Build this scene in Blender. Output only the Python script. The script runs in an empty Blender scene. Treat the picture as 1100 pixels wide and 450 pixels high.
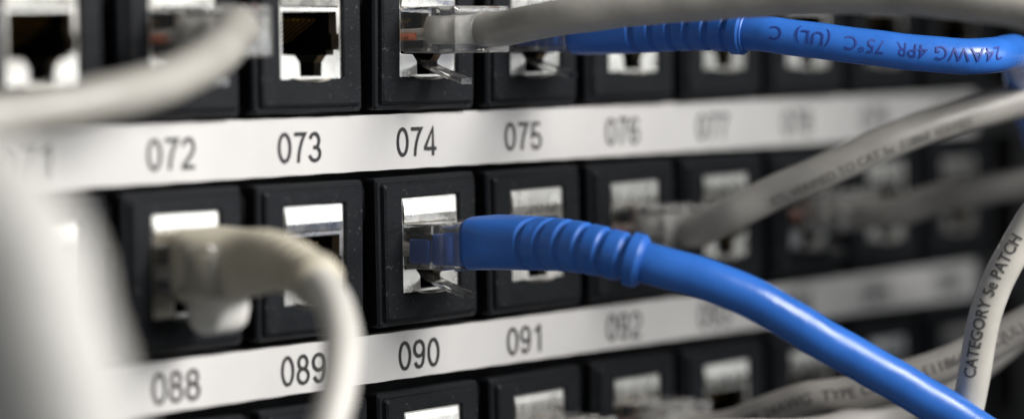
import bpy, bmesh, math, random
from mathutils import Vector, Matrix
random.seed(7)
S = 0.001                       # all lists below are in millimetres
SC = bpy.context.scene
COL = SC.collection

# ------------------------------------------------------------------ camera
cam_d = bpy.data.cameras.new('camera')
cam = bpy.data.objects.new('camera', cam_d)
COL.objects.link(cam)
right = Vector((0.60908418, -0.79300978, -0.01232722))
down = Vector((-0.04893767, -0.02206495, -0.99855808))
fwd = Vector((0.79159432, 0.60880919, -0.05224747))
m = Matrix((right, -down, -fwd)).transposed().to_4x4()
m.translation = Vector((-334.43, -273.33, 13.07)) * S
cam.matrix_world = m
cam_d.sensor_width = 36.0
cam_d.lens = 111.65
cam_d.clip_start = 0.005
cam_d.clip_end = 50.0
cam_d.dof.use_dof = True
cam_d.dof.focus_distance = 0.4255
cam_d.dof.aperture_fstop = 8.3
SC.camera = cam

# ------------------------------------------------------------------ world and lamps
W = bpy.data.worlds.new('World')
SC.world = W
W.use_nodes = True
bg = W.node_tree.nodes['Background']
bg.inputs[0].default_value = (0.93, 0.97, 1.0, 1)
bg.inputs[1].default_value = 0.19
def area(name, loc, target, size, power, col, spread=180):
    d = bpy.data.lights.new(name, 'AREA')
    d.shape = 'RECTANGLE'; d.size = size[0] * S; d.size_y = size[1] * S
    d.energy = power; d.color = col; d.spread = math.radians(spread)
    o = bpy.data.objects.new(name, d); COL.objects.link(o)
    o.location = Vector(loc) * S
    o.rotation_euler = (Vector(target) - Vector(loc)).to_track_quat('-Z', 'Y').to_euler()
    return o
area('ceiling_lamp', (50, -345, 165), (-62, 0, -20), (190, 150), 0.49, (1.0, 0.98, 0.955), 66)
area('reflection_fill', (420, -420, 60), (10, 0, 0), (160, 200), 0.45, (0.93, 0.97, 1.0))  # unseen fill added so the metal shields have something bright to reflect
SC.view_settings.view_transform = 'Standard'
SC.view_settings.look = 'None'
SC.view_settings.gamma = 1.0
SC.view_settings.exposure = 0.0

# ------------------------------------------------------------------ materials
def mat(name, col, rough=0.5, metal=0.0, trans=0.0, ior=1.45, bump=0.0, bscale=400, var=0.0, vscale=60, rvar=0.0, spec=None, coat=0.0, dust=0.0):
    M = bpy.data.materials.new(name); M.use_nodes = True
    nt = M.node_tree; b = nt.nodes['Principled BSDF']
    b.inputs['Base Color'].default_value = (*col, 1)
    b.inputs['Roughness'].default_value = rough
    b.inputs['Metallic'].default_value = metal
    b.inputs['Transmission Weight'].default_value = trans
    b.inputs['IOR'].default_value = ior
    b.inputs['Coat Weight'].default_value = coat
    if spec is not None: b.inputs['Specular IOR Level'].default_value = spec
    tc = nt.nodes.new('ShaderNodeTexCoord')
    if var or rvar:
        n = nt.nodes.new('ShaderNodeTexNoise'); n.inputs['Scale'].default_value = vscale; n.inputs['Detail'].default_value = 6
        nt.links.new(tc.outputs['Object'], n.inputs['Vector'])
        if var:
            mr = nt.nodes.new('ShaderNodeMapRange'); mr.inputs[1].default_value = 0.3; mr.inputs[2].default_value = 0.7
            mr.inputs[3].default_value = 1 - var; mr.inputs[4].default_value = 1 + var
            nt.links.new(n.outputs['Fac'], mr.inputs[0])
            hs = nt.nodes.new('ShaderNodeHueSaturation'); hs.inputs['Color'].default_value = (*col, 1)
            nt.links.new(mr.outputs[0], hs.inputs['Value']); nt.links.new(hs.outputs[0], b.inputs['Base Color'])
        if rvar:
            m2 = nt.nodes.new('ShaderNodeMapRange'); m2.inputs[1].default_value = 0.3; m2.inputs[2].default_value = 0.7
            m2.inputs[3].default_value = max(0, rough - rvar); m2.inputs[4].default_value = rough + rvar
            nt.links.new(n.outputs['Fac'], m2.inputs[0]); nt.links.new(m2.outputs[0], b.inputs['Roughness'])
    if dust:
        nd = nt.nodes.new('ShaderNodeTexNoise'); nd.inputs['Scale'].default_value = 1400; nd.inputs['Detail'].default_value = 3
        nt.links.new(tc.outputs['Object'], nd.inputs['Vector'])
        md = nt.nodes.new('ShaderNodeMapRange'); md.inputs[1].default_value = 0.66; md.inputs[2].default_value = 0.76
        md.inputs[3].default_value = 0.0; md.inputs[4].default_value = 0.7
        nt.links.new(nd.outputs['Fac'], md.inputs[0])
        mx = nt.nodes.new('ShaderNodeMixRGB'); mx.inputs[2].default_value = (dust, dust * 0.97, dust * 0.9, 1)
        nt.links.new(md.outputs[0], mx.inputs[0])
        if b.inputs['Base Color'].links: nt.links.new(b.inputs['Base Color'].links[0].from_socket, mx.inputs[1])
        else: mx.inputs[1].default_value = (*col, 1)
        nt.links.new(mx.outputs[0], b.inputs['Base Color'])
    if bump:
        n2 = nt.nodes.new('ShaderNodeTexNoise'); n2.inputs['Scale'].default_value = bscale; n2.inputs['Detail'].default_value = 4
        nt.links.new(tc.outputs['Object'], n2.inputs['Vector'])
        bp = nt.nodes.new('ShaderNodeBump'); bp.inputs['Strength'].default_value = bump; bp.inputs['Distance'].default_value = 0.0003
        nt.links.new(n2.outputs['Fac'], bp.inputs['Height']); nt.links.new(bp.outputs[0], b.inputs['Normal'])
    return M
M = dict(
    housing=mat('black_moulded_plastic', (0.007, 0.0078, 0.0095), 0.5, spec=0.16, dust=0.09, bump=0.25, bscale=2600, var=0.15, vscale=250, rvar=0.08),
    panel=mat('black_painted_steel', (0.006, 0.006, 0.007), 0.6, bump=0.2, bscale=1500, var=0.2),
    socket=mat('dark_socket_plastic', (0.003, 0.003, 0.003), 0.6, spec=0.1),
    metal=mat('nickel_plate', (0.86, 0.83, 0.77), 0.30, metal=1.0, bump=0.2, bscale=320, rvar=0.06, vscale=300),
    gold=mat('gold_contacts', (0.75, 0.5, 0.16), 0.3, metal=1.0),
    paper=mat('label_paper', (0.475, 0.466, 0.456), 0.5, bump=0.6, bscale=80, var=0.055, vscale=55),
    ink=mat('label_ink', (0.014, 0.014, 0.015), 0.6),
    clear=mat('clear_polycarbonate', (0.95, 0.96, 0.96), 0.08, trans=0.90, ior=1.5, bump=0.15, bscale=500),
    navy=mat('navy_plastic', (0.028, 0.13, 0.52), 0.3),
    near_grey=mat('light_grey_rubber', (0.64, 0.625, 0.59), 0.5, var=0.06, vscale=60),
    dark_grey=mat('dark_grey_vinyl', (0.30, 0.285, 0.265), 0.42, bump=0.35, bscale=230, var=0.12, vscale=150, rvar=0.08),  # darker grey for the far and bottom-row cable jackets
    frosted=mat('frosted_clear_latch', (0.95, 0.95, 0.93), 0.08, trans=0.97, ior=1.5),
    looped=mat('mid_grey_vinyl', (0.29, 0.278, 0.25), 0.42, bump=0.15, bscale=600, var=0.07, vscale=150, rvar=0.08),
    blue=mat('blue_vinyl', (0.025, 0.132, 0.49), 0.32, bump=0.5, bscale=210, var=0.14, vscale=110, rvar=0.10),
    blueboot=mat('blue_moulded_rubber', (0.023, 0.122, 0.46), 0.42, bump=0.15, bscale=900, var=0.08, vscale=200, rvar=0.06),
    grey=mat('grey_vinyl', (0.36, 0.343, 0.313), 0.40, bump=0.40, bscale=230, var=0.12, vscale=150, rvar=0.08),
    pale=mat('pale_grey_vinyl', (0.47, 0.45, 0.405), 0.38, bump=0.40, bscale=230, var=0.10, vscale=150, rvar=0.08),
    beige=mat('beige_moulded_rubber', (0.43, 0.395, 0.31), 0.6, bump=0.15, bscale=700, var=0.07, vscale=200),
    white=mat('off_white_vinyl', (0.47, 0.455, 0.42), 0.42, bump=0.12, bscale=500, var=0.05, vscale=120),
    print_dark=mat('black_cable_print', (0.06, 0.056, 0.054), 0.55),
    print_faint=mat('worn_cable_print', (0.13, 0.125, 0.115), 0.55),
    print_mid=mat('rubbed_cable_print', (0.07, 0.066, 0.062), 0.55),
    print_blue=mat('navy_cable_print', (0.014, 0.038, 0.23), 0.5),
    orange=mat('orange_wire', (0.50, 0.13, 0.05), 0.45),
    wires=mat('pale_wire', (0.55, 0.5, 0.45), 0.5),
    rail=mat('grey_rack_steel', (0.02, 0.02, 0.021), 0.5, var=0.15),
    wall=mat('dark_cabinet', (0.006, 0.006, 0.0065), 0.7),
)

# ------------------------------------------------------------------ helpers
def link(name, bm, material, parent=None, smooth=False, recalc=True):
    if recalc: bmesh.ops.recalc_face_normals(bm, faces=bm.faces[:])
    me = bpy.data.meshes.new(name)
    bmesh.ops.scale(bm, vec=(S, S, S), verts=bm.verts[:])
    bm.to_mesh(me); bm.free()
    for p in me.polygons: p.use_smooth = smooth
    if material: me.materials.append(material)
    o = bpy.data.objects.new(name, me); COL.objects.link(o)
    if parent: o.parent = parent
    return o
def tag(o, label, cat, group=None):
    o['label'] = label; o['category'] = cat
    if group: o['group'] = group
    return o
def empty(name, loc):
    o = bpy.data.objects.new(name, None); COL.objects.link(o)
    o.location = Vector(loc) * S; o.empty_display_size = 0.004
    return o
def rrect(hw, hh, r, y, n=4, cx=0, cz=0):
    out = []
    for (sx, sz, a0) in ((1, 1, 0), (-1, 1, 90), (-1, -1, 180), (1, -1, 270)):
        for i in range(n + 1):
            a = math.radians(a0 + 90 * i / n)
            out.append((cx + sx * (hw - r) + r * math.cos(a), y, cz + sz * (hh - r) + r * math.sin(a)))
    return out
def loft(bm, rings, cap0=False, cap1=False):
    vs = [[bm.verts.new(p) for p in r] for r in rings]
    n = len(vs[0])
    for a, b in zip(vs, vs[1:]):
        for i in range(n): bm.faces.new((a[i], a[(i + 1) % n], b[(i + 1) % n], b[i]))
    if cap0: bm.faces.new(vs[0])
    if cap1: bm.faces.new(vs[-1])
    return vs
def box(bm, x0, x1, y0, y1, z0, z1, bev=0.0, seg=2):
    t = bmesh.new()
    bmesh.ops.create_cube(t, size=1)
    for v in t.verts: v.co = Vector(((x0 + x1) / 2 + v.co.x * (x1 - x0), (y0 + y1) / 2 + v.co.y * (y1 - y0), (z0 + z1) / 2 + v.co.z * (z1 - z0)))
    if bev: bmesh.ops.bevel(t, geom=t.edges[:], offset=bev, segments=seg, affect='EDGES', profile=0.5)
    me = bpy.data.meshes.new('tmp'); t.to_mesh(me); t.free(); bm.from_mesh(me); bpy.data.meshes.remove(me)

class Path:
    """Smooth curve through points, resampled by arc length, with parallel-transported frames."""
    def __init__(self, pts, step=0.5, smooth=6):
        P = [Vector(p) for p in pts]
        P = [P[0] * 2 - P[1]] + P + [P[-1] * 2 - P[-2]]
        fine = []
        for i in range(1, len(P) - 2):
            p0, p1, p2, p3 = P[i - 1:i + 3]
            for k in range(40):
                t = k / 40
                fine.append(0.5 * ((2 * p1) + (p2 - p0) * t + (2 * p0 - 5 * p1 + 4 * p2 - p3) * t * t + (3 * p1 - p0 - 3 * p2 + p3) * t ** 3))
        fine.append(P[-2].copy())
        res = [fine[0].copy()]; acc = 0
        for a, b in zip(fine, fine[1:]):
            L = (b - a).length
            if L < 1e-9: continue
            pos = step - acc
            while pos <= L:
                res.append(a + (b - a) * (pos / L)); pos += step
            acc = L - (pos - step)
        for _ in range(smooth):
            q = [v.copy() for v in res]
            for i in range(1, len(res) - 1): q[i] = (res[i - 1] + res[i] * 2 + res[i + 1]) / 4
            res = q
        self.p = res; self.step = step; self.L = step * (len(res) - 1)
        self.t = [(res[min(i + 1, len(res) - 1)] - res[max(i - 1, 0)]).normalized() for i in range(len(res))]
        u = Vector((0, 0, 1)); self.u = []
        for t in self.t:
            u = (u - t * u.dot(t)).normalized(); self.u.append(u.copy())
    def at(self, s):
        f = max(0, min(s / self.step, len(self.p) - 1.0001)); i = int(f); k = f - i
        c = self.p[i].lerp(self.p[i + 1], k); t = self.t[i].lerp(self.t[i + 1], k).normalized()
        u = self.u[i].lerp(self.u[i + 1], k); u = (u - t * u.dot(t)).normalized()
        return c, t, u, t.cross(u)
    def nearest(self, q):
        q = Vector(q); i = min(range(len(self.p)), key=lambda k: (self.p[k] - q).length)
        return i * self.step

def sweep(bm, path, s0, s1, prof, ds=0.5, n=28, cap=True):
    """prof(s, angle) -> (width offset, height offset)"""
    k = max(2, int((s1 - s0) / ds)); rings = []
    for i in range(k + 1):
        s = s0 + (s1 - s0) * i / k
        c, t, u, w = path.at(s)
        ring = []
        for j in range(n):
            a = 2 * math.pi * j / n
            x, z = prof(s, a)
            ring.append(c + w * x + u * z)
        rings.append(ring)
    loft(bm, rings, cap, cap)
def round_prof(r, wob=0.018, seed=0, bumps=()):
    def f(s, a):
        q = r * (1 + wob * math.sin(s * 0.31 + seed) * math.cos(a + s * 0.05) + wob * 0.6 * math.sin(s * 0.83 + 2 * seed + a))
        for (b, w_, h) in bumps: q += h * math.exp(-((s - b) / w_) ** 2) * max(0, math.cos(a - 3.6))
        return q * math.cos(a), q * math.sin(a)
    return f
def superell(a, hw, hh, e):
    c, s = math.cos(a), math.sin(a)
    d = (abs(c / hw) ** e + abs(s / hh) ** e) ** (-1 / e)
    return d * c, d * s

def arc(cx, cz, rx, rz, a0, a1, n=14):
    return [(cx + rx * math.cos(math.radians(a0 + (a1 - a0) * i / n)), cz + rz * math.sin(math.radians(a0 + (a1 - a0) * i / n))) for i in range(n + 1)]
# plain grotesque numerals as strokes in a box 1.0 high and 0.66 wide (stroke centre lines)
DIGITS = {
    '0': [arc(0.33, 0.5, 0.265, 0.45, 90, 450, 36)],
    '1': [[(0.13, 0.75), (0.30, 0.86), (0.40, 0.985)], [(0.40, 1.0), (0.40, 0.0)]],
    '2': [arc(0.33, 0.69, 0.255, 0.26, 170, -30, 18) + [(0.42, 0.40), (0.20, 0.20), (0.08, 0.05)], [(0.03, 0.05), (0.62, 0.05)]],
    '3': [arc(0.32, 0.715, 0.225, 0.235, 165, -80, 16) + [(0.26, 0.49)], arc(0.32, 0.28, 0.265, 0.23, 85, -170, 18)],
    '4': [[(0.46, 0.0), (0.46, 0.97), (0.05, 0.30), (0.05, 0.245), (0.64, 0.245)]],
    '5': [[(0.57, 0.945), (0.17, 0.945), (0.10, 0.47)] + arc(0.33, 0.31, 0.265, 0.26, 140, -165, 22)],
    '6': [arc(0.34, 0.31, 0.255, 0.26, 180, 540, 30), [(0.085, 0.34), (0.09, 0.58), (0.14, 0.80), (0.24, 0.92), (0.36, 0.95), (0.48, 0.91), (0.565, 0.78)]],
    '7': [[(0.04, 0.945), (0.60, 0.945), (0.46, 0.75), (0.34, 0.50), (0.27, 0.25), (0.24, 0.0)]],
    '8': [arc(0.33, 0.735, 0.215, 0.215, 90, 450, 26), arc(0.33, 0.285, 0.262, 0.24, 90, 450, 28)],
    '9': [arc(0.32, 0.69, 0.255, 0.26, 0, 360, 30), [(0.575, 0.66), (0.57, 0.42), (0.52, 0.20), (0.42, 0.08), (0.30, 0.05), (0.18, 0.09), (0.095, 0.22)]],
}
def digits_mesh(body, height, stroke):
    """numerals in the XZ plane (mm), centred, as ribbons"""
    bm = bmesh.new(); adv = 0.775; w = stroke / height / 2
    W0 = adv * (len(body) - 1) + 0.66; lay = 0
    for k, ch in enumerate(body):
        for line in DIGITS[ch]:
            pts = [Vector((x + adv * k - W0 / 2, z - 0.5)) for x, z in line]
            closed = (pts[0] - pts[-1]).length < 1e-4
            if closed: pts = pts[:-1]
            n = len(pts); L = []; Rr = []
            for i in range(n):
                a = pts[i - 1] if (closed or i > 0) else pts[i]
                b = pts[(i + 1) % n] if (closed or i < n - 1) else pts[i]
                d0 = (pts[i] - a); d1 = (b - pts[i])
                if d0.length < 1e-6: d0 = d1
                if d1.length < 1e-6: d1 = d0
                d0 = d0.normalized(); d1 = d1.normalized()
                n0 = Vector((-d0.y, d0.x)); n1 = Vector((-d1.y, d1.x))
                mm = (n0 + n1)
                mm = mm / max(0.35, mm.length_squared / 2)
                y = -0.004 * lay
                L.append(bm.verts.new(((pts[i].x + mm.x * w) * height, y, (pts[i].y + mm.y * w) * height)))
                Rr.append(bm.verts.new(((pts[i].x - mm.x * w) * height, y, (pts[i].y - mm.y * w) * height)))
            for i in range(n if closed else n - 1):
                j = (i + 1) % n
                bm.faces.new((L[i], L[j], Rr[j], Rr[i]))
            lay += 1
    return bm
def text_mesh(body, height, width_scale, bold=0.0, space=1.0):
    """flat text as bmesh in the XY plane (mm), centred; height = cap height"""
    cu = bpy.data.curves.new('tmp_text', 'FONT')
    cu.body = body; cu.size = 1.0; cu.align_x = 'CENTER'; cu.space_character = space
    cu.resolution_u = 5; cu.offset = bold; cu.fill_mode = 'BOTH'
    o = bpy.data.objects.new('tmp_text', cu); COL.objects.link(o)
    dg = bpy.context.evaluated_depsgraph_get(); dg.update()
    me = bpy.data.meshes.new_from_object(o.evaluated_get(dg))
    bm = bmesh.new(); bm.from_mesh(me)
    bpy.data.objects.remove(o); bpy.data.curves.remove(cu); bpy.data.meshes.remove(me)
    k = height / 0.70
    xs = [v.co.x for v in bm.verts]; xm = (min(xs) + max(xs)) / 2
    for v in bm.verts: v.co = Vector(((v.co.x - xm) * k * width_scale, (v.co.y - 0.35) * k, 0))
    bmesh.ops.remove_doubles(bm, verts=bm.verts[:], dist=1e-5)
    return bm
def wrap_text(name, body, path, s_mid, r, height, wscale, face, material, parent, lift=0.075, shift=0.0, flip=False, bold=0.0, space=1.0):
    """lay printed text along a cable: s_mid is the arc position of its middle, face the direction the print looks towards"""
    bm = text_mesh(body, height, wscale, bold, space)
    g = bm.verts[:] + bm.edges[:] + bm.faces[:]
    for i in range(-3, 4):
        g = bm.verts[:] + bm.edges[:] + bm.faces[:]
        bmesh.ops.bisect_plane(bm, geom=g, plane_co=(0, i * height / 7, 0), plane_no=(0, 1, 0))
    face = Vector(face)
    for v in bm.verts:
        x, y = v.co.x, v.co.y + shift
        if flip: x, y = -x, -y + 2 * shift
        c, t, u, w = path.at(s_mid + x)
        n = (face - t * face.dot(t)).normalized()
        b = n.cross(t)
        a = y / r
        v.co = c + (n * math.cos(a) + b * math.sin(a)) * (r + lift)
    return link(name, bm, material, parent, recalc=False)

# ------------------------------------------------------------------ paths (mm)
BLUE_SHARP = [(0.0, -10.0, -13.5), (0.0, -17.0, -13.4), (-1.8, -28.1, -13.5), (0.0, -37.2, -15.3), (6.6, -47.7, -19.2), (14.8, -55.7, -25.9), (23.9, -63.2, -32.7), (30.2, -68.6, -37.9), (41.1, -77.1, -48.5), (53.2, -85.9, -64.3), (78.2, -104.2, -101.0), (100.3, -120.5, -148.1), (111.4, -128.6, -200.6)]
GREY_UPPER = [(0.0, -8.0, 15.2), (0.0, -15.0, 15.0), (-0.2, -24.3, 16.3), (3.2, -36.9, 17.5), (7.0, -51.6, 18.3), (10.4, -67.4, 18.4), (12.3, -78.3, 17.4), (13.8, -85.2, 16.3), (17.4, -98.4, 13.3), (24.8, -116.7, 7.1), (40.8, -156.5, -10.5), (55.0, -191.9, -40.6), (62.1, -209.6, -84.7)]
BLUE_UPPER = [(24.0, -10.0, 14.6), (24.0, -17.0, 14.6), (23.4, -28.9, 14.7), (24.0, -38.0, 14.1), (25.9, -43.7, 13.4), (28.8, -49.2, 12.5), (32.5, -54.1, 11.6), (36.3, -59.1, 10.9), (40.6, -63.0, 10.5), (46.0, -63.5, 10.7), (54.4, -61.3, 11.0), (63.8, -57.1, 10.4), (72.8, -52.6, 8.5), (82.8, -47.7, 5.4), (96.0, -42.3, 0.3), (109.7, -37.8, -6.6), (148.3, -25.3, -30.1), (182.6, -14.1, -65.3), (199.8, -8.5, -112.0)]
GREY_MIDDLE = [(48.0, -8.0, -14.3), (48.0, -13.0, -14.4), (45.9, -19.4, -12.3), (48.2, -25.4, -9.2), (51.1, -32.2, -6.0), (56.1, -38.4, -2.4), (63.8, -43.1, 0.5), (70.6, -46.9, 2.4), (77.4, -50.8, 3.8), (89.4, -59.6, 5.8), (105.7, -74.2, 6.4), (139.2, -104.1, 3.7), (169.1, -130.8, -13.1), (184.0, -144.1, -50.5)]
GREY_FAR = [(96.0, -8.0, -14.3), (96.0, -17.0, -14.2), (99.0, -22.7, -12.3), (100.8, -29.9, -10.9), (103.5, -36.6, -9.4), (110.6, -48.9, -6.9), (122.0, -66.8, -4.6), (146.0, -104.5, -3.5), (167.4, -138.0, -17.0), (178.1, -154.8, -52.8)]
GREY_LOWER = [(48.0, -8.0, -43.3), (48.0, -17.0, -43.2), (49.6, -29.7, -38.5), (52.8, -37.1, -37.1), (58.6, -45.9, -34.0), (62.7, -51.1, -31.3), (65.7, -54.7, -28.9), (71.2, -61.5, -23.8), (83.3, -71.5, -13.9), (112.7, -95.6, 6.2), (138.7, -117.1, 9.6), (151.8, -127.9, -17.7)]
GREY_UNDER = [(24.0, -8.0, -43.3), (24.0, -17.0, -43.5), (29.7, -27.1, -41.7), (43.0, -34.6, -42.5), (55.5, -37.6, -41.2), (67.1, -41.0, -38.7), (76.3, -42.8, -35.5), (84.7, -46.7, -30.1), (97.2, -55.6, -20.6), (111.7, -66.9, -9.8), (142.3, -90.9, 8.9), (169.5, -112.1, 11.1), (183.1, -122.8, -16.8)]
PRINTED = [(7.6, -46.5, -222.2), (11.3, -49.6, -164.7), (18.6, -55.8, -107.9), (26.8, -62.7, -60.2), (29.3, -64.9, -46.8), (31.9, -67.1, -34.6), (33.0, -68.0, -27.3), (34.4, -69.2, -20.7), (37.2, -72.2, -12.9), (40.7, -76.1, -6.0), (47.1, -83.7, 3.1), (55.7, -94.2, 10.2), (80.8, -125.0, 27.3), (103.1, -152.5, 28.0), (114.3, -166.2, -0.7)]
BEIGE = [(-48.0, -4.4, -13.6), (-48.0, -12.0, -13.3), (-50.1, -17.8, -12.6), (-51.1, -23.1, -13.3), (-53.3, -28.7, -15.0), (-56.1, -33.4, -17.4), (-58.9, -36.7, -20.7), (-61.5, -38.5, -24.5), (-64.6, -39.7, -28.8), (-69.7, -40.3, -36.7), (-75.7, -40.0, -47.4), (-97.7, -39.0, -90.6), (-117.3, -38.0, -143.5), (-127.1, -37.5, -198.9)]
LOOPED = [(-48.0, -8.0, 15.0), (-48.3, -11.5, 15.0), (-53.6, -15.8, 15.2), (-59.6, -19.6, 13.1), (-67.5, -22.8, 10.8), (-75.7, -23.7, 8.8), (-84.4, -24.0, 7.4), (-91.6, -23.0, 6.5), (-98.8, -21.9, 5.9), (-109.7, -20.8, 5.5), (-123.4, -19.5, 5.1), (-168.2, -15.0, -0.1), (-208.0, -11.1, -19.2), (-227.9, -9.1, -57.8)]
NEAR = [(-198.3, 52.4, -30.0), (-192.2, 33.7, 4.1), (-180.0, -3.6, 14.4), (-166.2, -45.6, 9.8), (-162.3, -57.4, 7.3), (-158.3, -67.9, 4.6), (-154.3, -76.6, 0.9), (-153.2, -81.8, -4.0), (-153.2, -83.8, -9.5), (-153.2, -86.0, -15.5), (-153.3, -88.1, -22.2), (-153.4, -90.4, -31.2), (-154.0, -92.2, -43.0), (-156.3, -99.3, -91.4), (-158.3, -105.5, -148.8), (-159.3, -108.6, -206.6)]

PITCH, ROW = 24.0, 28.9
ROW_Z = (14.3, -14.6, -43.5)
def col_x(n): return (n - 74) * PITCH

# ------------------------------------------------------------------ cabinet and panel
bm = bmesh.new(); box(bm, -520, 620, 120, 126, -420, 420, 1)
o = link('cabinet_or_shade_wall', bm, M['wall']); o['kind'] = 'structure'
bm = bmesh.new(); box(bm, 330, 336, -225, 126, -420, 420, 1)  # unseen side wall, added and drawn forward to darken the right-hand jacks
o = link('cabinet_or_shade_wall', bm, M['wall']); o['kind'] = 'structure'
panel = empty('patch_bay', (0, 0, 0))
tag(panel, 'black steel patch panel plate behind the rows of jacks and white strips', 'patch panel')
bm = bmesh.new(); box(bm, -232, 176, 9.0, 11.0, -90, 62, 0.3)
link('back_plate', bm, M['panel'], panel)
for z, h in ((2 * ROW, 3.9), (0, 3.9), (-ROW, 3.4), (-2 * ROW, 3.9)):
    bm = bmesh.new(); box(bm, -232, 176, 0.45, 9.2, z - h, z + h, 0.2)
    link('cross_bar', bm, M['panel'], panel)
rail = empty('rack_rail', (189, 10, 0))
tag(rail, 'dark grey upright rack rail at the right end of the panel', 'rack rail')
bm = bmesh.new(); box(bm, -9, 12, -4, -2, -380, 380, 0.4)
link('rail_flange', bm, M['rail'], rail)
bm = bmesh.new(); box(bm, 10, 12, -2.2, 24, -380, 380, 0.4)
link('rail_web', bm, M['rail'], rail)

# ------------------------------------------------------------------ number strips
def make_strip(z, first, last, label):
    x0, x1 = -228.0, 153.5
    root = empty('label_strip', (0, 0, z)); tag(root, label, 'label strip', 'white number strips')
    bm = bmesh.new()
    nx = 260; rows = []
    hh = 3.72 if z > -10 else 3.2
    for j in range(5):
        zz = -hh + 2 * hh * j / 4
        row = []
        for i in range(nx + 1):
            x = x0 + (x1 - x0) * i / nx
            wob = 0.045 * math.sin(x * 0.27 + z) + 0.035 * math.sin(x * 0.61 + 1.7 + z) + 0.02 * math.sin(x * 1.3)
            edge = 0.03 * math.sin(x * 0.9 + j)
            row.append((x, wob * (0.6 + 0.2 * j) - 0.02, zz + edge))
        rows.append(row)
    vs = [[bm.verts.new(p) for p in r] for r in rows]
    for a, b in zip(vs, vs[1:]):
        for i in range(nx): bm.faces.new((a[i], a[i + 1], b[i + 1], b[i]))
    ext = bmesh.ops.extrude_face_region(bm, geom=bm.faces[:])
    for v in ext['geom']:
        if isinstance(v, bmesh.types.BMVert): v.co.y = 0.4
    link('paper_strip', bm, M['paper'], root, smooth=False)
    for n in range(first, last + 1):
        c = n - first
        bm = digits_mesh('%03d' % n, 3.9, 0.50)
        tilt = random.uniform(-0.012, 0.012); dx = random.uniform(-0.15, 0.15)
        X = col_x(70 + c) - 0.2 + dx
        for v in bm.verts:
            x, y = v.co.x, v.co.z + tilt * v.co.x; lift = v.co.y
            xx = X + x
            wob = 0.045 * math.sin(xx * 0.27 + z) + 0.035 * math.sin(xx * 0.61 + 1.7 + z) + 0.02 * math.sin(xx * 1.3)
            v.co = Vector((xx, wob - 0.13 + lift, y - 0.12))
        o = link('number', bm, M['ink'], root, recalc=False)
        o['label'] = 'printed black number %03d' % n
    return root
make_strip(0.0, 70, 80, 'upper white paper strip printed with black numbers from 071 to 080')
make_strip(-ROW, 86, 96, 'lower white paper strip printed with black numbers from 088 onwards')

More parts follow.
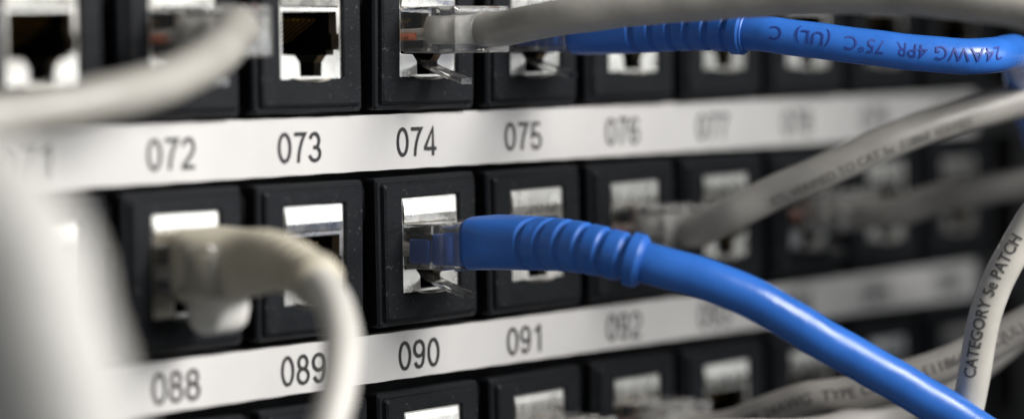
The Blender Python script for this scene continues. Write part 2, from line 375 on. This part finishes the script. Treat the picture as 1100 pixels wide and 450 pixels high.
# ------------------------------------------------------------------ jacks
def make_jack():
    root = empty('network_jack', (0, 0, 0))
    bm = bmesh.new()
    loft(bm, [rrect(10.7, 10.0, 0.5, 0.44), rrect(10.7, 10.0, 0.5, -1.25), rrect(10.45, 9.75, 0.5, -1.6), rrect(9.95, 9.3, 0.5, -1.62),
              rrect(9.8, 9.15, 0.5, -2.15), rrect(9.5, 8.85, 0.5, -2.4), rrect(6.35, 6.6, 0.3, -2.4, cz=0.75), rrect(6.15, 6.4, 0.3, -2.2, cz=0.75),
              rrect(6.15, 6.4, 0.3, 1.5, cz=0.75)])
    link('housing', bm, M['housing'], root)
    # plated shield with the keyhole-shaped port
    def port(y, g=0.0):
        P = [(-5.55, 3.1), (-5.55, -2.5), (-3.1, -2.6), (-2.2, -3.5), (-2.1, -5.3), (2.1, -5.3), (2.2, -3.5), (3.1, -2.6), (4.6, -2.55), (4.6, -1.9), (5.75, -1.9), (5.75, 0.2), (5.3, 0.2), (5.3, 3.1)]
        return [(x + (g if x > 0 else -g), y, z) for x, z in P]
    bm = bmesh.new()
    outer = [bm.verts.new(p) for p in rrect(6.1, 6.35, 0.35, -1.95, 3, 0, 0.75)]
    inner = [bm.verts.new(p) for p in port(-1.95)]
    ed = []
    for L in (outer, inner):
        for i in range(len(L)): ed.append(bm.edges.new((L[i], L[(i + 1) % len(L)])))
    bmesh.ops.triangle_fill(bm, use_beauty=True, edges=ed)
    # rolled inner walls
    back = [bm.verts.new(p) for p in port(-0.6, 0.02)]
    for i in range(len(inner)): bm.faces.new((inner[i], inner[(i + 1) % len(inner)], back[(i + 1) % len(inner)], back[i]))
    # spring tongue bent out above the port, and the rolled lip below the notch
    for (xa, xb) in ((-5.6, 5.6),):
        prof = [(-1.98, 6.85), (-2.12, 5.9), (-2.2, 4.8), (-2.1, 3.8), (-1.7, 3.15), (-1.2, 3.0)]
        a = [bm.verts.new((xa, y, z)) for y, z in prof]; b = [bm.verts.new((xb, y, z)) for y, z in prof]
        for i in range(len(prof) - 1): bm.faces.new((a[i], b[i], b[i + 1], a[i + 1]))
    k = 10; la = []; lb = []
    for i in range(k + 1):
        x = -3.6 + 7.2 * i / k; d = math.sqrt(max(0, 1 - (x / 3.6) ** 2))
        la.append(bm.verts.new((x, -1.9, -5.42 - 0.15 * d))); lb.append(bm.verts.new((x, -2.45 - 0.3 * d, -5.5 - 0.5 * d)))
    for i in range(k): bm.faces.new((la[i], la[i + 1], lb[i + 1], lb[i]))
    link('shield', bm, M['metal'], root, recalc=False)
    bm = bmesh.new()
    loft(bm, [port(-0.62, 0.03), port(8.0, 0.03)], False, True)
    link('socket', bm, M['socket'], root, recalc=False)
    bm = bmesh.new()
    for i in range(8):
        x = -3.57 + 1.02 * i
        prof = [(6.5, 2.6), (1.2, 2.3), (0.4, 1.9), (4.5, -0.6), (7.0, -1.4)]
        r = 0.16
        for (ya, za), (yb, zb) in zip(prof, prof[1:]):
            q = [bm.verts.new(p) for p in ((x - r, ya, za), (x + r, ya, za), (x + r, yb, zb), (x - r, yb, zb), (x - r, ya, za + 0.2), (x + r, ya, za + 0.2), (x + r, yb, zb + 0.2), (x - r, yb, zb + 0.2))]
            for f in ((0, 1, 2, 3), (4, 5, 6, 7), (0, 1, 5, 4), (2, 3, 7, 6), (0, 3, 7, 4), (1, 2, 6, 5)): bm.faces.new([q[i_] for i_ in f])
    link('contact_pins', bm, M['gold'], root)
    return root
JACK_LABELS = {
    (0, 70): 'black jack in the upper row beyond the left edge, above number 070',
    (0, 71): 'empty blurred black jack in the top left corner, above number 071',
    (0, 72): 'black jack above number 072 holding the clear plug of the looping grey cable',
    (0, 73): 'empty black jack directly above printed number 073',
    (0, 74): 'black jack above number 074 holding a sharp clear plug on a grey cable',
    (0, 75): 'black jack above number 075 holding the upper blue cable',
    (0, 76): 'empty black jack above number 076, under the blue boot',
    (0, 77): 'empty black jack above blurred number 077, under the end of the blue boot',
    (0, 78): 'dim blurred jack above number 078 behind the printed upper blue cable',
    (0, 79): 'dim blurred jack second from the right end of the upper row',
    (0, 80): 'dim blurred jack at the far right end of the upper row',
    (1, 70): 'black jack in the middle row above number 086, beyond the left edge',
    (1, 71): 'black jack of the middle row hidden behind the pale out of focus cable',
    (1, 72): 'blurred black jack above number 088 holding the beige booted plug',
    (1, 73): 'empty black jack above number 089 beside the beige boot',
    (1, 74): 'sharp black jack above number 090 holding the blue plug in focus',
    (1, 75): 'black jack above number 091, mostly covered by the sharp blue boot',
    (1, 76): 'black jack above number 092 holding the blurred clear plug of a grey cable',
    (1, 77): 'empty blurred black jack above number 093 behind the rising grey cable',
    (1, 78): 'blurred jack with reddish wires in its plug, above number 094',
    (1, 79): 'dim blurred jack second from the right end of the middle row',
    (1, 80): 'dim blurred jack at the far right end of the middle row',
    (2, 70): 'black jack of the bottom row below number 086, beyond the left edge',
    (2, 71): 'black jack of the bottom row below number 087, beneath the pale cable',
    (2, 72): 'black jack of the bottom row below number 088',
    (2, 73): 'black jack of the bottom row below number 089 behind the white cable',
    (2, 74): 'empty black jack of the bottom row directly below number 090',
    (2, 75): 'black jack of the bottom row below number 091 with a clear plug',
    (2, 76): 'black jack of the bottom row below number 092 with a clear plug',
    (2, 77): 'empty blurred jack of the bottom row below number 093',
    (2, 78): 'blurred jack of the bottom row below number 094 behind the blue cable',
    (2, 79): 'dim blurred jack second from the right end of the bottom row',
    (2, 80): 'dim blurred jack at the far right end of the bottom row',
}
proto = make_jack(); first = True
for r in range(3):
    for n in range(70, 81):
        if first: o = proto; first = False
        else:
            o = proto.copy(); COL.objects.link(o)
            for ch in proto.children:
                c = ch.copy(); COL.objects.link(c); c.parent = o
        o.location = Vector((col_x(n), random.uniform(-0.12, 0.05), ROW_Z[r] + random.uniform(-0.08, 0.08))) * S
        o.rotation_euler = (math.radians(random.uniform(-0.7, 0.7)), math.radians(random.uniform(-0.5, 0.5)), math.radians(random.uniform(-1.3, 1.3)))
        tag(o, JACK_LABELS[(r, n)], 'network jack', ('upper', 'middle', 'bottom')[r] + ' row of network jacks')

# ------------------------------------------------------------------ patch cables
def add_plug(root, cx, cz, core_mat, kind='clear'):
    """clear modular plug pushed into the jack at (cx, cz); axis along -Y"""
    z0 = cz + 0.65; tip = random.uniform(-0.2, 0.7)
    bm = bmesh.new()
    loft(bm, [rrect(5.5, 2.6, 0.25, 5.0, cx=cx, cz=z0), rrect(5.5, 2.6, 0.25, -1.6, cx=cx, cz=z0), rrect(5.8, 3.0, 0.3, -2.6, cx=cx, cz=z0),
              rrect(5.85, 3.15, 0.35, -8.4, cx=cx, cz=z0), rrect(5.6, 2.85, 0.35, -8.8, cx=cx, cz=z0), rrect(5.6, 2.85, 0.35, -10.6, cx=cx, cz=z0), rrect(5.9, 3.15, 0.35, -10.9, cx=cx, cz=z0), rrect(5.85, 3.1, 0.4, -11.5, cx=cx, cz=z0), rrect(5.5, 2.8, 0.4, -11.7, cx=cx, cz=z0)], True, True)
    plug = link('plug', bm, M['clear'], root)
    bm = bmesh.new()
    a = [rrect(1.35, 0.3, 0.1, y, 2, cx, z) for y, z in ((2.0, cz - 3.0), (-1.6, cz - 3.7), (-3.4, cz - 4.3 - tip / 3))] + \
        [rrect(1.15, 0.42, 0.1, y, 2, cx, z) for y, z in ((-5.6, cz - 4.9 - tip * 0.6), (-7.2, cz - 5.3 - tip * 0.8), (-8.7, cz - 5.6 - tip))]
    loft(bm, a, True, True)
    link('latch', bm, M['frosted'], plug)
    # jacket end and the wires seen through the plug
    bm = bmesh.new()
    if kind != 'clear':
        loft(bm, [rrect(4.9, 1.9, 0.5, -6.55, cx=cx, cz=z0 - 0.4), rrect(5.2, 2.1, 0.6, -6.9, cx=cx, cz=z0 - 0.35), rrect(5.3, 2.3, 0.6, -11.4, cx=cx, cz=z0 - 0.2)], True, True)
    else:
        loft(bm, [rrect(3.6, 1.2, 0.8, -5.2, cx=cx, cz=z0), rrect(4.3, 1.9, 1.2, -5.7, cx=cx, cz=z0), rrect(4.2, 1.8, 1.3, -7.4, cx=cx, cz=z0), rrect(3.0, 1.9, 1.6, -8.4, cx=cx, cz=z0), rrect(2.3, 2.1, 1.9, -9.3, cx=cx, cz=z0), rrect(2.45, 2.3, 2.25, -11.4, cx=cx, cz=z0)], True, True)
    link('jacket_end', bm, core_mat, plug, smooth=True)
    for i in range(8):
        bm = bmesh.new(); q = i - 3.5; zz = z0 - 0.9 + 0.6 * (i % 2)
        y_end = -3.9 if (i % 5 == 0 and kind == 'clear') else -9.0
        k = (-y_end - 3.0) / 6.0
        loft(bm, [rrect(0.48, 0.48, 0.4, 2.0, 2, cx + q * 1.257, zz), rrect(0.48, 0.48, 0.4, -3.0, 2, cx + q * 1.257, zz),
                  rrect(0.48, 0.48, 0.4, y_end, 2, cx + q * (1.257 - 0.75 * k), zz + 0.4 * k)], True, True)
        link('wire', bm, M['orange'] if i in (0, 5) and kind == 'clear' else M['wires'], plug)
    # the moulded slot in the flank
    if kind == 'blue':
        bm = bmesh.new()
        box(bm, cx - 5.72, cx - 4.6, -6.5, -3.0, z0 - 2.3, z0 + 1.1, 0.25, 1)
        link('slot', bm, M['navy'], plug)
        bm = bmesh.new()
        box(bm, cx - 5.6, cx - 4.4, -6.75, -3.1, z0 + 0.9, z0 + 1.6, 0.1, 1)
        link('slot_surround', bm, M['socket'], plug)
    return plug
def add_boot(root, path, s0, s1, r_end, material, hw0=5.9, hh0=3.75, ribs=6, rib_from=0.30, depth=0.42):
    def prof(s, a):
        k = (s - s0) / (s1 - s0)
        e = 5.0 - 3.0 * min(1, k / 0.45)
        q = min(1, max(0, (k - 0.05) / 0.6)); q = q * q * (3 - 2 * q)
        hw = hw0 + (r_end - hw0) * q
        bulge = 0.10 * math.exp(-((k - 0.45) / 0.22) ** 2)
        hh = hh0 + (r_end - hh0) * k + bulge
        if k < 0.02: hw -= 0.3; hh -= 0.3
        d = 0
        if k > rib_from and k < 0.93:
            f = (k - rib_from) / (0.93 - rib_from) * ribs
            ph = f - int(f)
            if ph > 0.64:
                edge = min(1, min(ph - 0.64, 1.0 - ph) / 0.07)
                # every other groove is interrupted by a bridge on the flanks' lower half
                bridge = max(0.0, min(1.0, (math.cos(a - 3.9) - 0.80) / 0.08)) if int(f) % 2 else 0.0
                d = depth * edge * (1.0 - 0.85 * bridge)
        elif k >= 0.93:
            d = -0.32
        if k > 0.985: d += 0.35
        return superell(a, hw - d, hh - d, max(2.0, e))
    bm = bmesh.new()
    sweep(bm, path, s0, s1, prof, ds=0.14, n=56)
    return link('boot', bm, material, root, smooth=True)
def add_jacket(root, path, s0, r, material, seed=0, bumps=(), ds=0.6):
    bm = bmesh.new()
    sweep(bm, path, s0, path.L, round_prof(r, 0.02, seed, bumps), ds=ds, n=32)
    return link('jacket', bm, material, root, smooth=True)
def cable(label, base):
    o = empty('patch_cable', (0, 0, 0)); tag(o, label, 'network cable'); return o
TOCAM = Vector((-0.79, -0.61, 0.05))

# blue cable in jack 090, the sharp one
t = cable('blue booted patch cable plugged above number 090, sweeping down to the right in focus', 0)
P = Path(BLUE_SHARP)
add_plug(t, 0, ROW_Z[1], M['navy'], 'blue')
sb = P.nearest((0, -37.2, -15.3))
add_boot(t, P, 1.3, sb, 3.2, M['blueboot'], 5.9, 3.6)
add_jacket(t, P, sb - 3, 2.68, M['blue'], 1)

# grey cable in jack 074
t = cable('grey patch cable with clear plug above number 074, crossing the top of the picture', 0)
P = Path(GREY_UPPER)
add_plug(t, 0, ROW_Z[0], M['pale'])
add_jacket(t, P, 2.5, 2.35, M['grey'], 2)

# blue cable in jack 075
t = cable('blue patch cable with navy print plugged above number 075, bending away at the right', 0)
P = Path(BLUE_UPPER)
add_plug(t, col_x(75), ROW_Z[0], M['blueboot'], 'blue')
sb = P.nearest((24.0, -38.0, 14.1))
add_boot(t, P, 1.3, sb, 2.75, M['blueboot'], 5.7, 3.3)
j = add_jacket(t, P, sb - 3, 2.42, M['blue'], 3)
wrap_text('printing', '24AWG 4PR  75°C  (UL)  C', P, P.nearest((36.3, -59.1, 10.9)) - 6.4, 2.42, 1.85, 0.93, (-0.7, -0.62, 0.08), M['print_blue'], j, flip=True, space=1.05)

# grey cable in jack 092
t = cable('grey patch cable with blurred clear plug above number 092, rising to the right edge', 0)
P = Path(GREY_MIDDLE)
add_plug(t, col_x(76), ROW_Z[1], M['grey'])
j = add_jacket(t, P, 2.5, 2.5, M['grey'], 4)
wrap_text('printing', 'ETL VERIFIED TO CAT 5e  E18860  VERIFIED', P, P.nearest((52.7, -40.5, -2.2)), 2.5, 1.35, 0.85, (-0.75, -0.6, -0.38), M['print_faint'], j)

# far grey cable in jack 094
t = cable('faint blurred grey cable plugged above number 094, running level to the right', 0)
P = Path(GREY_FAR)
add_plug(t, col_x(78), ROW_Z[1], M['grey'])
add_jacket(t, P, 2.5, 2.4, M['dark_grey'], 5)

# two grey cables out of the bottom row
t = cable('grey printed cable plugged below number 092, rising behind the blue cable', 0)
P = Path(GREY_LOWER)
add_plug(t, col_x(76), ROW_Z[2], M['grey'])
j = add_jacket(t, P, 2.5, 2.5, M['dark_grey'], 6)
wrap_text('printing', '4PR 24AWG  TYPE CM  (UL) E11866 —  C(UL)', P, P.nearest((53.5, -38.5, -36.6)) + 2.5, 2.5, 1.5, 1.0, (-0.75, -0.62, 0.16), M['print_mid'], j)
t = cable('grey cable plugged below number 091, lowest along the bottom edge under its neighbour', 0)
P = Path(GREY_UNDER)
add_plug(t, col_x(75), ROW_Z[2], M['grey'])
add_jacket(t, P, 2.5, 2.45, M['dark_grey'], 7)

# printed cable at the right edge
t = cable('light grey cable printed CATEGORY 5e PATCH, standing upright at the right edge', 0)
P = Path(PRINTED)
sk = P.nearest((33.3, -68.3, -26))
j = add_jacket(t, P, 0.0, 2.15, M['pale'], 8, bumps=((sk, 1.2, 0.22), (sk - 6, 1.6, 0.12)), ds=0.4)
wrap_text('printing', 'CATEGORY 5e PATCH', P, P.nearest((34.4, -69.2, -20.7)) - 1.5, 2.15, 1.6, 0.86, (-0.97, -0.22, 0.05), M['print_dark'], j, bold=0.012)

# beige booted cable in jack 088
t = cable('off-white cable with beige boot plugged above number 088, hanging down past number 089', 0)
P = Path(BEIGE, smooth=24)
add_plug(t, col_x(72), ROW_Z[1], M['beige'], 'booted')
sb = P.nearest(BEIGE[4]) - 0.3
b = add_boot(t, P, -0.0, sb, 2.9, M['beige'], 6.0, 4.6, 7, 0.42, 0.30)
bm = bmesh.new()
rings = []
for k in range(9):
    q = k / 8; y = -4.6 - 6.4 * q
    d = math.sqrt(max(0.02, 1 - (2 * q - 1) ** 2))
    rings.append(rrect(3.0 * (0.7 + 0.3 * d), 0.8 + 2.0 * d, min(0.75, 0.3 + 0.45 * d), y, 4, -48.6, -18.0 - 1.2 * d))
loft(bm, rings, True, True)
link('latch_hood', bm, M['near_grey'], b, smooth=True)
add_jacket(t, P, sb - 3, 2.2, M['white'], 9)

# looping cable in jack 072
t = cable('blurred grey cable looping left out of the clear plug above number 072', 0)
P = Path(LOOPED)
add_plug(t, col_x(72), ROW_Z[0], M['pale'])
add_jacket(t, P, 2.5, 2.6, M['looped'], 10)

# thick pale cable close to the lens
t = cable('thick pale cable, wholly out of focus, close to the lens at the left edge', 0)
P = Path(NEAR)
add_jacket(t, P, 0, 6.5, M['near_grey'], 11)
